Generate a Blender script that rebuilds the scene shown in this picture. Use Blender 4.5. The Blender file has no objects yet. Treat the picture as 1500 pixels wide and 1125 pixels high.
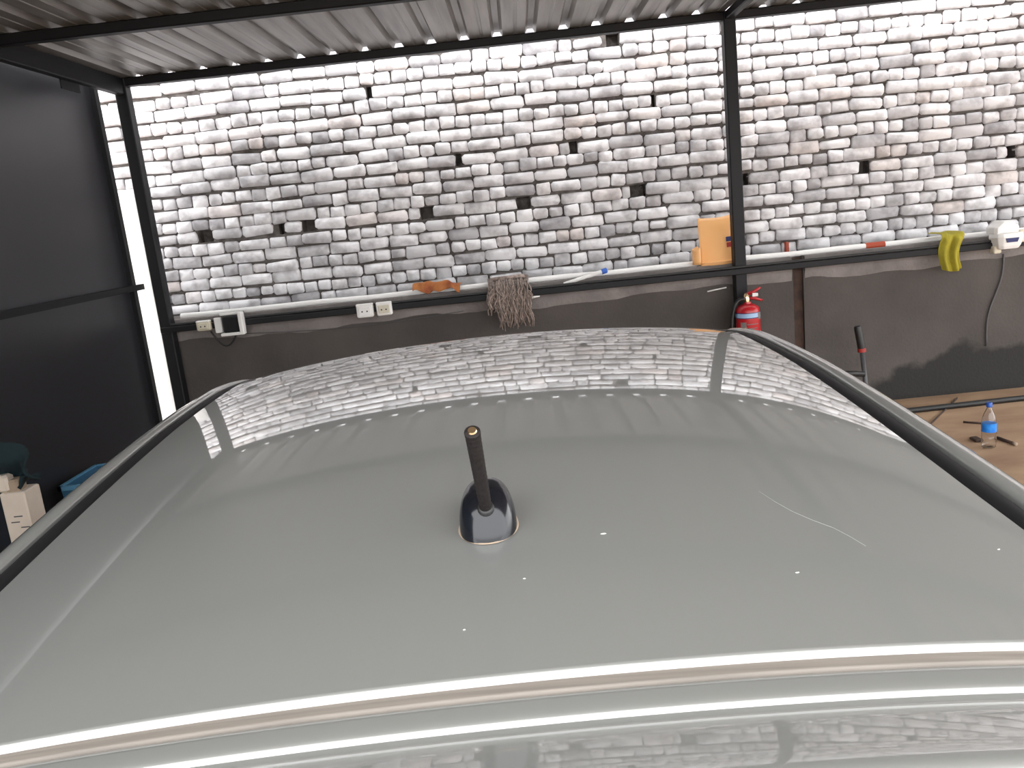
import bpy, math, random
import numpy as np
from mathutils import Vector, Matrix
random.seed(7)
C = bpy.context.scene.collection
sc = bpy.context.scene
rad = math.radians

# ------------------------------------------------------------------ camera
FPX = 1200.0
PITCH, ROLL, YAW = rad(11.9), rad(-6.0), rad(-1.56)
CAM = Vector((0, 0, 1.75))
_f = Vector((math.sin(YAW)*math.cos(PITCH), math.cos(YAW)*math.cos(PITCH), -math.sin(PITCH)))
_r = Vector((math.cos(YAW), -math.sin(YAW), 0))
_u = _r.cross(_f)
CR = _r*math.cos(ROLL) + _u*math.sin(ROLL)
CU = -_r*math.sin(ROLL) + _u*math.cos(ROLL)
cam_d = bpy.data.cameras.new('camera')
cam = bpy.data.objects.new('camera', cam_d); C.objects.link(cam)
m = Matrix.Identity(4)
for i in range(3):
    m[i][0] = CR[i]; m[i][1] = CU[i]; m[i][2] = -_f[i]; m[i][3] = CAM[i]
cam.matrix_world = m
cam_d.sensor_width = 36; cam_d.sensor_fit = 'HORIZONTAL'; cam_d.lens = FPX/1500*36
cam_d.clip_start = 0.02
sc.camera = cam

def at(px, py, axis, val):
    """point where the ray through a photo pixel meets a plane of the place"""
    d = _f + CR*((px-750)/FPX) - CU*((py-562.5)/FPX)
    return CAM + d*((val-CAM[axis])/d[axis])
def project(p):
    d = Vector(p)-CAM; z = d.dot(_f)
    return 750+FPX*d.dot(CR)/z, 562.5-FPX*d.dot(CU)/z

# ------------------------------------------------------------------ sky and exposure
w = bpy.data.worlds.new('overcast_sky'); sc.world = w; w.use_nodes = True
bg = w.node_tree.nodes['Background']
bg.inputs['Color'].default_value = (0.985, 0.99, 1.0, 1); bg.inputs['Strength'].default_value = 1.0
sc.view_settings.view_transform = 'Standard'; sc.view_settings.look = 'None'
sc.view_settings.gamma = 1; sc.view_settings.use_curve_mapping = False
sc.view_settings.exposure = 2.38

# ------------------------------------------------------------------ helpers
class MB:
    def __init__(s): s.v = []; s.f = []
    def add(s, v, f):
        o = len(s.v); s.v += [Vector(p) for p in v]; s.f += [[i+o for i in q] for q in f]; return s
    def box(s, a, b, bev=0.0):
        x0,y0,z0 = a; x1,y1,z1 = b
        if bev <= 0:
            return s.add([(x0,y0,z0),(x1,y0,z0),(x1,y1,z0),(x0,y1,z0),(x0,y0,z1),(x1,y0,z1),(x1,y1,z1),(x0,y1,z1)],
                  [(3,2,1,0),(4,5,6,7),(0,1,5,4),(1,2,6,5),(2,3,7,6),(3,0,4,7)])
        # chamfered box: stack of chamfered rectangles along z
        def ring(e, z, c):
            X0,X1,Y0,Y1 = x0+e,x1-e,y0+e,y1-e
            return [(X0+c,Y0,z),(X1-c,Y0,z),(X1,Y0+c,z),(X1,Y1-c,z),(X1-c,Y1,z),(X0+c,Y1,z),(X0,Y1-c,z),(X0,Y0+c,z)]
        rings = [ring(bev, z0, bev), ring(0, z0+bev, bev), ring(0, z1-bev, bev), ring(bev, z1, bev)]
        return s.loft(rings, True, True)
    def loft(s, rings, caps=True, closed=True):
        n = len(rings[0]); v = [p for r in rings for p in r]; f = []
        for i in range(len(rings)-1):
            for j in range(n if closed else n-1):
                k = (j+1) % n
                f.append((i*n+j, i*n+k, (i+1)*n+k, (i+1)*n+j))
        if caps:
            f.append(tuple(reversed(range(n)))); f.append(tuple(range((len(rings)-1)*n, len(rings)*n)))
        return s.add(v, f)
    def tube(s, path, r, n=10, caps=True, sq=False):
        P = [Vector(p) for p in path]; rings = []
        R = r if isinstance(r, (list, tuple)) else [r]*len(P)
        up = None
        for i, p in enumerate(P):
            t = (P[min(i+1, len(P)-1)]-P[max(i-1, 0)]).normalized()
            if up is None:
                up = Vector((0,0,1)) if abs(t.z) < .95 else Vector((0,1,0))
            a = t.cross(up).normalized(); b = a.cross(t).normalized(); up = b
            rings.append([p + (a*math.cos(2*math.pi*k/n+(math.pi/4 if sq else 0)) + b*math.sin(2*math.pi*k/n+(math.pi/4 if sq else 0)))*R[i] for k in range(n)])
        return s.loft(rings, caps)
    def lathe(s, prof, o=(0,0,0), n=24, axis=None):
        o = Vector(o); rings = []
        for r, z in prof:
            rings.append([o+Vector((r*math.cos(2*math.pi*k/n), r*math.sin(2*math.pi*k/n), z)) for k in range(n)])
        return s.loft(rings, True)
    def grid(s, fn, nu, nv):
        v = [fn(i/nu, j/nv) for j in range(nv+1) for i in range(nu+1)]
        f = [(j*(nu+1)+i, j*(nu+1)+i+1, (j+1)*(nu+1)+i+1, (j+1)*(nu+1)+i) for j in range(nv) for i in range(nu)]
        return s.add(v, f)
    def build(s, name, mat, parent=None, smooth=False, local=False, solid=0, angle=None, bevel=0):
        me = bpy.data.meshes.new(name)
        off = Vector((0,0,0)) if (parent is None or local) else world_loc(parent)
        me.from_pydata([p-off for p in s.v], [], s.f); me.update()
        o = bpy.data.objects.new(name, me); C.objects.link(o)
        if mat: me.materials.append(mat)
        if parent: o.parent = parent
        if smooth:
            me.shade_smooth()
            if angle: me.set_sharp_from_angle(angle=rad(angle))
        if bevel:
            b = o.modifiers.new('bevel', 'BEVEL'); b.width = bevel; b.segments = 2; b.limit_method = 'ANGLE'
        if solid:
            q = o.modifiers.new('thickness', 'SOLIDIFY'); q.thickness = solid; q.offset = -1
        return o
def world_loc(o):
    p = Vector(o.location)
    while o.parent: o = o.parent; p = p + Vector(o.location)
    return p
def tag(o, label=None, cat=None, group=None, kind=None):
    if label: o['label'] = label
    if cat: o['category'] = cat
    if group: o['group'] = group
    if kind: o['kind'] = kind
    return o
def empty(name, loc=(0,0,0), rz=0):
    o = bpy.data.objects.new(name, None); C.objects.link(o); o.location = loc; o.rotation_euler = (0,0,rz)
    o.empty_display_size = .1
    return o

def material(name, col, rough=.6, metal=0.0, var=None, vscale=6, bump=0, bscale=40, coat=0, coat_rough=.03, trans=0, spec=None, alpha=None, stretch=None, ior=None):
    mt = bpy.data.materials.new(name); mt.use_nodes = True
    nt = mt.node_tree; b = nt.nodes['Principled BSDF']
    b.inputs['Base Color'].default_value = (*col, 1); b.inputs['Roughness'].default_value = rough; b.inputs['Metallic'].default_value = metal
    if coat: b.inputs['Coat Weight'].default_value = coat; b.inputs['Coat Roughness'].default_value = coat_rough
    if trans: b.inputs['Transmission Weight'].default_value = trans
    if spec is not None: b.inputs['Specular IOR Level'].default_value = spec
    if ior: b.inputs['IOR'].default_value = ior
    geo = nt.nodes.new('ShaderNodeNewGeometry'); vec = geo.outputs['Position']
    if stretch:
        mp = nt.nodes.new('ShaderNodeMapping'); mp.inputs['Scale'].default_value = stretch
        nt.links.new(vec, mp.inputs['Vector']); vec = mp.outputs['Vector']
    if var:
        n = nt.nodes.new('ShaderNodeTexNoise'); n.inputs['Scale'].default_value = vscale; n.inputs['Detail'].default_value = 6
        nt.links.new(vec, n.inputs['Vector'])
        r = nt.nodes.new('ShaderNodeValToRGB'); r.color_ramp.elements[0].position = .3; r.color_ramp.elements[1].position = .72
        r.color_ramp.elements[0].color = (*var, 1); r.color_ramp.elements[1].color = (*col, 1)
        nt.links.new(n.outputs['Fac'], r.inputs['Fac']); nt.links.new(r.outputs['Color'], b.inputs['Base Color'])
    if bump:
        n2 = nt.nodes.new('ShaderNodeTexNoise'); n2.inputs['Scale'].default_value = bscale; n2.inputs['Detail'].default_value = 5
        nt.links.new(vec, n2.inputs['Vector'])
        bp = nt.nodes.new('ShaderNodeBump'); bp.inputs['Strength'].default_value = bump; bp.inputs['Distance'].default_value = .01
        nt.links.new(n2.outputs['Fac'], bp.inputs['Height']); nt.links.new(bp.outputs['Normal'], b.inputs['Normal'])
    return mt

M = {}
def brick_material():
    mt = material('painted_brick', (.6,.58,.58), .85, bump=.22, bscale=38)
    nt = mt.node_tree; b = nt.nodes['Principled BSDF']; L = nt.links
    geo = nt.nodes.new('ShaderNodeNewGeometry'); oi = nt.nodes.new('ShaderNodeObjectInfo')
    ad = nt.nodes.new('ShaderNodeMath'); ad.operation = 'ADD'
    L.new(geo.outputs['Random Per Island'], ad.inputs[0]); L.new(oi.outputs['Random'], ad.inputs[1])
    fr = nt.nodes.new('ShaderNodeMath'); fr.operation = 'FRACT'; L.new(ad.outputs[0], fr.inputs[0])
    r = nt.nodes.new('ShaderNodeValToRGB'); e = r.color_ramp.elements
    e[0].position = 0; e[0].color = (.43,.42,.435,1); e[1].position = 1; e[1].color = (.82,.80,.80,1)
    q = e.new(.12); q.color = (.57,.56,.575,1); q = e.new(.4); q.color = (.73,.72,.735,1); q = e.new(.9); q.color = (.79,.78,.795,1)
    q = e.new(.975); q.color = (.64,.58,.56,1)
    L.new(fr.outputs[0], r.inputs['Fac'])
    n = nt.nodes.new('ShaderNodeTexNoise'); n.inputs['Scale'].default_value = 9; n.inputs['Detail'].default_value = 8
    L.new(geo.outputs['Position'], n.inputs['Vector'])
    r2 = nt.nodes.new('ShaderNodeValToRGB'); r2.color_ramp.elements[0].position = .34; r2.color_ramp.elements[0].color = (.60,.59,.595,1)
    r2.color_ramp.elements[1].position = .56; r2.color_ramp.elements[1].color = (1,1,1,1)
    L.new(n.outputs['Fac'], r2.inputs['Fac'])
    mx = nt.nodes.new('ShaderNodeMix'); mx.data_type = 'RGBA'; mx.blend_type = 'MULTIPLY'; mx.inputs['Factor'].default_value = 1
    L.new(r.outputs['Color'], mx.inputs['A']); L.new(r2.outputs['Color'], mx.inputs['B'])
    L.new(mx.outputs['Result'], b.inputs['Base Color'])
    return mt
M['brick'] = brick_material()
M['mortar'] = material('dark_mortar', (.16,.145,.135), .95, var=(.05,.042,.038), vscale=14, bump=.8, bscale=60)
M['steel_black'] = material('black_paint_steel', (.007,.0075,.009), .5, spec=.25, bump=.05, bscale=30)
M['steel_grey'] = material('grey_paint_steel', (.07,.07,.075), .4)
M['sheet'] = material('corrugated_metal', (.36,.35,.335), .38, .55, var=(.21,.20,.19), vscale=3, stretch=(6,.35,6))
M['partition'] = material('dark_sheet', (.022,.022,.026), .32, var=(.018,.018,.021), vscale=1.5, spec=.5)
def plinth_material():
    mt = material('concrete', (.092,.080,.073), .9, var=(.060,.053,.049), vscale=2.2, bump=.35, bscale=45)
    nt = mt.node_tree; b = nt.nodes['Principled BSDF']; L = nt.links
    src = b.inputs['Base Color'].links[0].from_socket
    geo = nt.nodes.new('ShaderNodeNewGeometry'); sp = nt.nodes.new('ShaderNodeSeparateXYZ'); L.new(geo.outputs['Position'], sp.inputs[0])
    n = nt.nodes.new('ShaderNodeTexNoise'); n.inputs['Scale'].default_value = 3.2; n.inputs['Detail'].default_value = 4; L.new(geo.outputs['Position'], n.inputs['Vector'])
    def mth(op, a, b_=None):
        k = nt.nodes.new('ShaderNodeMath'); k.operation = op
        for i, q in enumerate((a, b_)):
            if q is None: continue
            if isinstance(q, (int, float)): k.inputs[i].default_value = q
            else: L.new(q, k.inputs[i])
        return k.outputs[0]
    # damp stain with its own ragged edge low on the concrete beyond the hand pump
    zz = mth('ADD', sp.outputs['Z'], mth('MULTIPLY', mth('SUBTRACT', n.outputs['Fac'], .5), .55))
    xs = mth('MULTIPLY', mth('MINIMUM', mth('MAXIMUM', mth('SUBTRACT', sp.outputs['X'], 2.3), 0), 1.0), .34)
    d = mth('MULTIPLY', mth('SUBTRACT', mth('ADD', xs, .06), zz), 14)
    d.node.use_clamp = True
    mx = nt.nodes.new('ShaderNodeMix'); mx.data_type = 'RGBA'; L.new(d, mx.inputs['Factor']); L.new(src, mx.inputs['A'])
    mx.inputs['B'].default_value = (.022,.021,.020,1)
    L.new(mx.outputs['Result'], b.inputs['Base Color'])
    return mt
M['concrete'] = plinth_material()
M['plaster'] = material('pale_plaster', (.25,.225,.215), .95, var=(.15,.135,.13), vscale=5, bump=.6, bscale=40)
M['rust'] = material('rusty_steel', (.075,.04,.028), .85, var=(.03,.018,.015), vscale=12, bump=.4)
M['floor'] = material('dusty_floor', (.46,.31,.19), .8, var=(.27,.165,.10), vscale=1.7, bump=.25, bscale=18, stretch=(1,2.4,1))
M['white'] = material('white_plastic', (.83,.82,.80), .4)
M['white_paint'] = material('white_paint', (.86,.86,.85), .7, bump=.3, bscale=30)
M['ivory'] = material('ivory_plastic', (.62,.57,.45), .4)
M['rubber'] = material('black_rubber', (.012,.012,.012), .5)
M['moulding'] = material('moulding_black', (.010,.010,.011), .55, spec=.25)
M['paint'] = material('grey_car_paint', (.285,.290,.276), .34, .35, coat=1, coat_rough=.012)
M['paint'].node_tree.nodes['Principled BSDF'].inputs['Coat IOR'].default_value = 2.0
M['seal'] = material('beige_seal', (.235,.205,.175), .65, var=(.17,.15,.13), vscale=60, stretch=(.1,4,1))  # beige strip behind the roof edge, with darker streaks along its length
M['glass'] = material('dark_car_glass', (.012,.014,.015), .04)
M['antenna'] = material('gloss_black_plastic', (.006,.007,.010), .16)
M['mast'] = material('brown_black_rubber', (.012,.009,.0085), .6, spec=.25, bump=.3, bscale=200)
M['brass'] = material('brass', (.75,.58,.36), .25, 1)
M['chip'] = material('white_speck', (.62,.62,.58), .6)
M['scratch'] = material('scratch', (.36,.37,.36), .5)
M['orange'] = material('orange_plastic', (.90,.50,.21), .35, var=(.85,.43,.16), vscale=4)
M['red'] = material('red_paint', (.42,.012,.018), .3)
M['label_blue'] = material('pale_blue_print', (.32,.48,.70), .4)
M['navy'] = material('navy_print', (.02,.03,.13), .4)
M['label_red'] = material('red_print', (.34,.03,.025), .4)
M['blue'] = material('blue_plastic', (.02,.10,.45), .35)
M['bottle_label'] = material('blue_label', (.01,.14,.60), .4, var=(.02,.27,.75), vscale=30)
M['crate'] = material('slate_blue_plastic', (.035,.11,.19), .4)
M['crate_rim'] = material('bright_blue_rim', (.10,.27,.42), .35)
M['pet'] = material('clear_pet', (.95,.95,.95), .05, trans=1.0, ior=1.33)
M['orange_cloth'] = material('orange_cloth', (.50,.20,.055), .95, var=(.22,.05,.02), vscale=9, bump=.5, bscale=90)
M['yellow_cloth'] = material('yellow_cloth', (.40,.345,.03), .95, var=(.30,.26,.025), vscale=20, bump=.5, bscale=120)
M['teal_cloth'] = material('teal_cloth', (.004,.016,.020), .95, bump=.4, bscale=60)
M['mop'] = material('mop_yarn', (.42,.34,.30), .95, var=(.18,.14,.12), vscale=40)
M['cream'] = material('cream_card', (.66,.58,.49), .75, var=(.58,.50,.42), vscale=8)
M['tan'] = material('tan_paper', (.34,.26,.19), .8)
M['tape'] = material('red_tape', (.36,.05,.015), .5)
M['alloy'] = material('alloy', (.6,.6,.62), .3, 1)
M['lamp_red'] = material('lamp_red', (.35,.01,.01), .1, coat=1)
M['lamp_clear'] = material('lamp_clear', (.7,.72,.75), .1, .3)

# ------------------------------------------------------------------ floor
fl = MB().box((-14,-14,-.2),(16,12,0)).build('floor', M['floor']); tag(fl, 'dusty brown ground under the carport', None, kind='structure')

# ------------------------------------------------------------------ back wall: plinth, mortar, bricks
YB = 6.72            # brick face
YP = 6.27            # plinth face
LEDGE = 1.187
COURSE = .0960
ZREF = 1.80          # row of the putlog holes, a stretcher row
X0, X1 = -5.2, 7.6
K0, K1 = -7, 20
wall = empty('wall_back', (0, YB, 0)); tag(wall, 'whitewashed rough brick wall on a dark concrete base', None, kind='structure')

holes = {}
def hole(px, py, w_=.105):
    p = at(px, py, 1, YB); k = round((p.z-ZREF)/COURSE); holes.setdefault(k, []).append((p.x-w_/2, p.x+w_/2))
for px, py, w_ in [(300,349,.12),(452,333,.11),(625,313,.105),(767,298,.11),(935,280,.125),(1267,240,.09),(1484,214,.07),
                   (411,332,.05),(840,216,.06),(672,240,.05),(898,62,.10),(1092,262,.06),(957,138,.03),(540,138,.04)]:
    hole(px, py, w_)
def half(wd, hd, seed):
    """one rough-edged brick, unit depth in metres, centred on x,z; front towards -y"""
    R = random.Random(seed); out = []
    a, b = wd/2, hd/2
    c = min(a, b)*R.uniform(.22, .5)
    base = [(-a+c,-b),(a-c,-b),(a,-b+c),(a,b-c),(a-c,b),(-a+c,b),(-a,b-c),(-a,-b+c)]
    jit = [(x+R.uniform(-.0045,.0045), z+R.uniform(-.005,.005)) for x, z in base]
    tilt = R.uniform(-.004,.004); tz = R.uniform(-.003,.003)
    v = [(x, .07, z) for x, z in jit] + [(x, .010+R.uniform(0,.006), z) for x, z in jit]
    for x, z in jit:
        v.append((x*(1-.0075/a)+R.uniform(-.002,.002), R.uniform(-.003,.004)+tilt*x/a+tz*z/b, z*(1-.008/b)))
    v.append((R.uniform(-.3,.3)*a, R.uniform(-.009,0), R.uniform(-.2,.3)*b))
    f = []
    for i in range(2):
        for j in range(8):
            k = (j+1) % 8; f.append((i*8+j, i*8+k, (i+1)*8+k, (i+1)*8+j))
    for j in range(8): f.append((16+j, 16+(j+1) % 8, 24))
    return v, f
SV = [half(.238, .078, 100+i) for i in range(14)]
HV = [half(.112, .078, 200+i) for i in range(14)]
def vmesh(name, vf):
    me = bpy.data.meshes.new(name); me.from_pydata(vf[0], [], vf[1]); me.shade_smooth(); me.materials.append(M['brick']); return me
SM = [vmesh('brick_stretcher', q) for q in SV]; HM = [vmesh('brick_header', q) for q in HV]
bricks = []      # (area, kind, variant, x, y, z, sx, sz, rot)
mort = MB()
RB = random.Random(3)
for k in range(K0, K1+1):
    zc = ZREF + k*COURSE
    stretch_row = (k % 2 == 0)
    hs = sorted(holes.get(k, []))
    x = X0 - RB.uniform(0, .25)
    # mortar bed strips with real recesses where bricks are missing
    zl, zh = zc-COURSE/2, zc+COURSE/2
    xs = X0
    for h0, h1 in hs + [(X1, X1)]:
        mort.add([(xs,YB+.032,zl),(h0,YB+.032,zl),(h0,YB+.032,zh),(xs,YB+.032,zh)], [(0,1,2,3)])
        if h1 > h0:
            d = YB+.15
            mort.add([(h0,YB+.032,zl),(h1,YB+.032,zl),(h1,YB+.032,zh),(h0,YB+.032,zh),(h0,d,zl),(h1,d,zl),(h1,d,zh),(h0,d,zh)],
                     [(4,5,6,7),(0,1,5,4),(3,2,6,7),(0,3,7,4),(1,2,6,5)])
        xs = h1
    while x < X1:
        isS = stretch_row if RB.random() > .09 else not stretch_row
        wd = (RB.uniform(.236,.272) if isS else RB.uniform(.110,.141))
        nx = x + wd
        for h0, h1 in hs:
            if x < h1 and nx > h0:
                if h0-x > .06: nx = h0; wd = nx-x
                else: wd = -1; x = h1
                break
        if wd < 0: continue
        isS = wd > .17
        cx = x+wd/2; joint = RB.uniform(.002,.011)
        sx = (wd-joint)/(.238 if isS else .112); sz = RB.uniform(1.05,1.18)
        if RB.random() < .03: sz *= .8
        y = YB + RB.uniform(-.008,.010)
        z = zc + RB.uniform(-.006,.006) + .009*math.sin(cx*.9+.12*k)*(0 if hs else 1); rt = RB.gauss(0, .016)
        u, v_ = project((cx, YB, z))
        vis = (-20 < u < 1520) and (-15 < v_) and LEDGE < z < 2.99 and cx > -3.25
        bricks.append(((wd*COURSE/(cx*cx+41)*41 if vis else 0)*RB.uniform(.999,1), isS, RB.randrange(14), cx, y, z, sx, sz, rt))
        x = nx
mort.box((X0, YB+.16, 0), (X1, YB+.36, ZREF+(K1+.5)*COURSE))
mort.build('mortar_backing', M['mortar'], wall)
bricks.sort(key=lambda q: -q[0])
rest = MB()
for i, (ar, isS, vi, x, y, z, sx, sz, rt) in enumerate(bricks):
    if i < 300:
        o = bpy.data.objects.new('brick', (SM if isS else HM)[vi]); C.objects.link(o); o.parent = wall
        o.location = (x, y-YB, z); o.scale = (sx, 1, sz); o.rotation_euler = (0, rt, 0)
    else:
        v, f = (SV if isS else HV)[vi]; c_, s_ = math.cos(rt), math.sin(rt)
        rest.add([(x+a*sx*c_+c*sz*s_, y+b, z-a*sx*s_+c*sz*c_) for a, b, c in v], f)
tag(rest.build('brick_rows', M['brick'], wall, smooth=True), kind='stuff')

# concrete base in two lengths with a rusty joint between them
jx0, jx1 = at(1163,450,1,YP).x, at(1178,450,1,YP).x
MB().box((X0,YP,0),(jx0,YB+.2,LEDGE)).build('concrete_plinth', M['concrete'], wall)
MB().box((jx1,YP,0),(X1,YB+.2,LEDGE)).build('concrete_plinth', M['concrete'], wall)
MB().box((jx0-.005,YP+.03,0),(jx1+.005,YB+.15,LEDGE-.01)).build('rusty_joint', M['rust'], wall)
LIPH = LEDGE-at(700,459,1,YP-.01).z
def lip(xa, xb, seed):
    R = random.Random(seed); n = int((xb-xa)/.06); v = []; f = []
    ph = R.uniform(0,6)
    for i in range(n+1):
        x = xa+(xb-xa)*i/n
        h = LIPH+.016*math.sin(x*3.1+ph)+.008*math.sin(x*11+ph)+R.uniform(-.004,.004)
        v += [(x, YP-.012, LEDGE+.004), (x, YP-.014, LEDGE-h*.6), (x, YP+.002, LEDGE-h), (x, YP+.05, LEDGE+.006)]
    for i in range(n):
        a = i*4
        f += [(a,a+1,a+5,a+4),(a+1,a+2,a+6,a+5),(a+3,a,a+4,a+7)]
    return MB().add(v, f).build('plaster_lip', M['plaster'], wall, smooth=True)
lip(at(222,375,1,6.155).x, jx0-.01, 1); lip(jx1+.01, X1, 2)

# ------------------------------------------------------------------ left partition of dark sheet
XP = -2.86
pl = empty('wall_left', (XP-.03, 3, 0)); tag(pl, 'dark grey sheet partition along the left of the carport', None, kind='structure')
ys = [-.9, .5, 1.9, 3.3, 4.7, 6.04]
for i in range(5):
    MB().box((XP-.041+.002*(i % 2), ys[i]-.02, 0), (XP-.037+.002*(i % 2), ys[i+1]+.01, 3.28)).build('sheet_panel', M['partition'], pl)
MB().box((XP-.06,6.03,0),(XP-.005,6.085,3.3)).build('edge_frame', M['steel_black'], pl)
for y in (-.9, 1.8, 4.5):
    MB().box((XP-.10,y-.02,0),(XP-.05,y+.02,3.25)).build('stud', M['steel_black'], pl)

# ------------------------------------------------------------------ carport frame and roof
YPOST = 6.20; ZB = 2.90; ZT = 2.957
xl = at(222,375,1,YPOST-.045).x; xr = at(1082.5,333,1,YPOST-.045).x
fr = empty('carport_frame', (0, YPOST, 0)); tag(fr, 'black painted steel frame carrying the corrugated roof', 'carport frame')
def hollow(name, a, b, mat=M['steel_black']):
    return MB().box(a, b, .006).build(name, mat, fr)
for x in (xl, xr, xr+(xr-xl)): hollow('post', (x-.043,YPOST-.045,0), (x+.043,YPOST+.045,ZT))
XE = xr+(xr-xl)+.1
for x in (xl, XE-.1): hollow('rear_post', (x-.043,.30,0), (x+.043,.39,ZT))
hollow('edge_beam', (xl-.045,YPOST-.04,ZB), (XE,YPOST+.04,ZT))
for y in (4.72, 3.2, 1.75, .345): hollow('purlin', (xl-.045,y-.032,ZB), (XE,y+.032,ZT))
hollow('rafter', (xl-.03,.39,ZB-.06), (xl+.03,YPOST-.04,ZT))
hollow('rafter', (xr-.03,.39,ZB-.0), (xr+.03,YPOST-.04,ZT))
hollow('rafter', (XE-.14,.39,ZB-.06), (XE-.05,YPOST-.04,ZB+.02))
MB().box((xl-.03,5.40,ZB-.115),(xl-.02,5.62,ZB-.03)).build('gusset_plate', M['steel_black'], fr)
MB().box((XP-.03,-.9,1.455),(XP+.015,YPOST-.03,1.497)).build('side_rail', M['steel_black'], fr)
# long rail across the posts over the ledge
zra = at(700,437,1,YPOST-.06).z
MB().box((xl-.03,YPOST-.075,zra-.022),(XE,YPOST-.04,zra+.022),.004).build('front_rail', M['steel_black'], fr)

ceil = empty('ceiling', (0,2.6,ZT)); tag(ceil, 'unpainted corrugated metal roof of the carport', None, kind='structure')
PIT = .235
def sheet(xa, n, parent):
    v = []; f = []; prof = []
    for i in range(n):
        x = xa+i*PIT
        prof += [(x,0),(x+.055,0),(x+.06,.004),(x+.075,.004),(x+.08,0),(x+.135,0),(x+.155,.036),(x+.195,.036),(x+.215,0)]
    prof.append((xa+n*PIT+.03, 0))
    NY = 8
    for j in range(NY+1):
        y = .25+(YPOST+.02-.25)*j/NY
        for x, z in prof: v.append((x, y, ZT+.001+z))
    np_ = len(prof)
    for j in range(NY):
        for i in range(np_-1): f.append((j*np_+i, j*np_+i+1, (j+1)*np_+i+1, (j+1)*np_+i))
    return MB().add(v, f).build('roof_sheet', M['sheet'], parent, solid=.0006)
x = xl-.035
while x < XE-.2:
    sheet(x, 4, ceil); x += 4*PIT

# ------------------------------------------------------------------ white board standing in the gap beside the left post
bl = at(178,292,1,6.245)
wb = MB().box((xl-.6,6.245,0),(xl-.02,6.268,bl.z)).build('white_board', M['white_paint']); tag(wb, 'tall narrow white board standing between the left post and the dark partition', 'board')

# ------------------------------------------------------------------ pipes and cables along the ledge
zp = at(700,421,1,YP+.05).z
def ledge_pipe(name, xa, xb, y, z, r, mat, label, cat, wob=.004, seed=1, group=None):
    R = random.Random(seed); n = max(3, int((xb-xa)/.35))
    pts = [(xa+(xb-xa)*i/n, y+R.uniform(-wob,wob), z+R.uniform(-wob,wob)) for i in range(n+1)]
    o = MB().tube(pts, r, 10).build(name, mat, smooth=True, angle=50); return tag(o, label, cat, group)
xo = at(1028,390,1,YP+.05).x; xo2 = at(1079,385,1,YP+.05).x
ledge_pipe('conduit_pipe', xl+.06, xo+.02, YP+.07, LEDGE+.022, .022, M['white'], 'white plastic conduit pipe on the ledge, running from the left post to the orange sheet', 'pipe')
ledge_pipe('conduit_pipe', xo2+.06, X1-2.2, YP+.07, LEDGE+.022, .022, M['white'], 'white plastic conduit pipe on the ledge with red tape and yellow cloth on it', 'pipe', seed=2)
zc_ = zra+.045
ledge_pipe('black_cable', xl+.05, X1-2.2, YPOST-.056, zra+.033, .011, M['rubber'], 'thin black cable laid along the top of the front rail', 'cable', .0015, 5)

# red tape on the right conduit
p = at(1283,362,1,YP+.05)
o = MB().tube([(p.x-.072,YP+.07,LEDGE+.022),(p.x+.072,YP+.07,LEDGE+.022)], .0255, 12).build('red_tape', M['tape'], smooth=True, angle=50)
tag(o, 'strip of red tape wrapped round the white conduit', 'tape')

# ------------------------------------------------------------------ sockets and boxes on the rail
YS = YPOST-.077
def socket(px, py, w_, h_, mat, label, plate):
    p = at(px, py, 1, YS-.02); t = empty('socket_box', (p.x, YS, p.z-h_/2)); tag(t, label, 'socket')
    MB().box((p.x-w_/2,YS-.042,p.z-h_/2),(p.x+w_/2,YS+.003,p.z+h_/2),.008).build('body', mat, t)
    MB().box((p.x-w_*.36,YS-.049,p.z-h_*.33),(p.x+w_*.36,YS-.041,p.z+h_*.30),.004).build('face_plate', plate, t)
    MB().box((p.x-w_*.5,YS-.044,p.z+h_*.36),(p.x+w_*.5,YS-.0,p.z+h_*.52),.004).build('hood', M['white'], t)
    for s in (-1,1):
        MB().tube([(p.x+s*w_*.15,YS-.047,p.z-.004),(p.x+s*w_*.15,YS-.0505,p.z-.004)], .006, 8).build('pin_hole', M['rubber'], t)
socket(535,455,.125,.10,M['white'],'white surface socket box on the rail, next to the ivory one',M['white'])
socket(563,452,.115,.098,M['white'],'surface socket box with an ivory face plate on the rail',M['ivory'])
socket(299,477,.105,.075,M['ivory'],'dirty ivory socket box beside the open dark box',M['ivory'])
# open box with pale rim
p = at(341,474,1,YS-.03); t = empty('junction_box', (p.x,YS,p.z-.09)); tag(t, 'open junction box with white rim and dark inside on the rail', 'junction box')
W2, H2 = .088, .085
MB().box((p.x-W2,YS-.012,p.z-H2),(p.x+W2,YS+.002,p.z+H2)).build('back_plate', M['steel_grey'], t)
MB().box((p.x+W2-.03,YS-.075,p.z-H2),(p.x+W2,YS-.01,p.z+H2),.004).build('side_wall', M['white'], t)
MB().box((p.x-W2,YS-.075,p.z-H2),(p.x+W2-.028,YS-.01,p.z-H2+.022),.004).build('bottom_wall', M['white'], t)
MB().box((p.x-W2,YS-.04,p.z+H2-.018),(p.x+W2-.028,YS-.01,p.z+H2),.004).build('top_wall', M['white'], t)
MB().box((p.x-W2+.02,YS-.05,p.z-H2+.02),(p.x+W2-.032,YS-.011,p.z+H2-.03),.006).build('switch_unit', M['steel_black'], t)
MB().box((p.x-.09-.05,YS-.03,p.z-.06),(p.x-.085,YS-.0,p.z+.055),.004).build('side_flap', M['white'], t)
a = at(309,486,1,YS-.05); b = at(347,490,1,YS-.05)
pts = []
for i in range(17):
    s = i/16; pts.append((a.x+(b.x-a.x)*s, YS-.05+.02*math.sin(s*math.pi)*0, a.z-.10*math.sin(s*math.pi)+(b.z-a.z)*s+.004))
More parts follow.
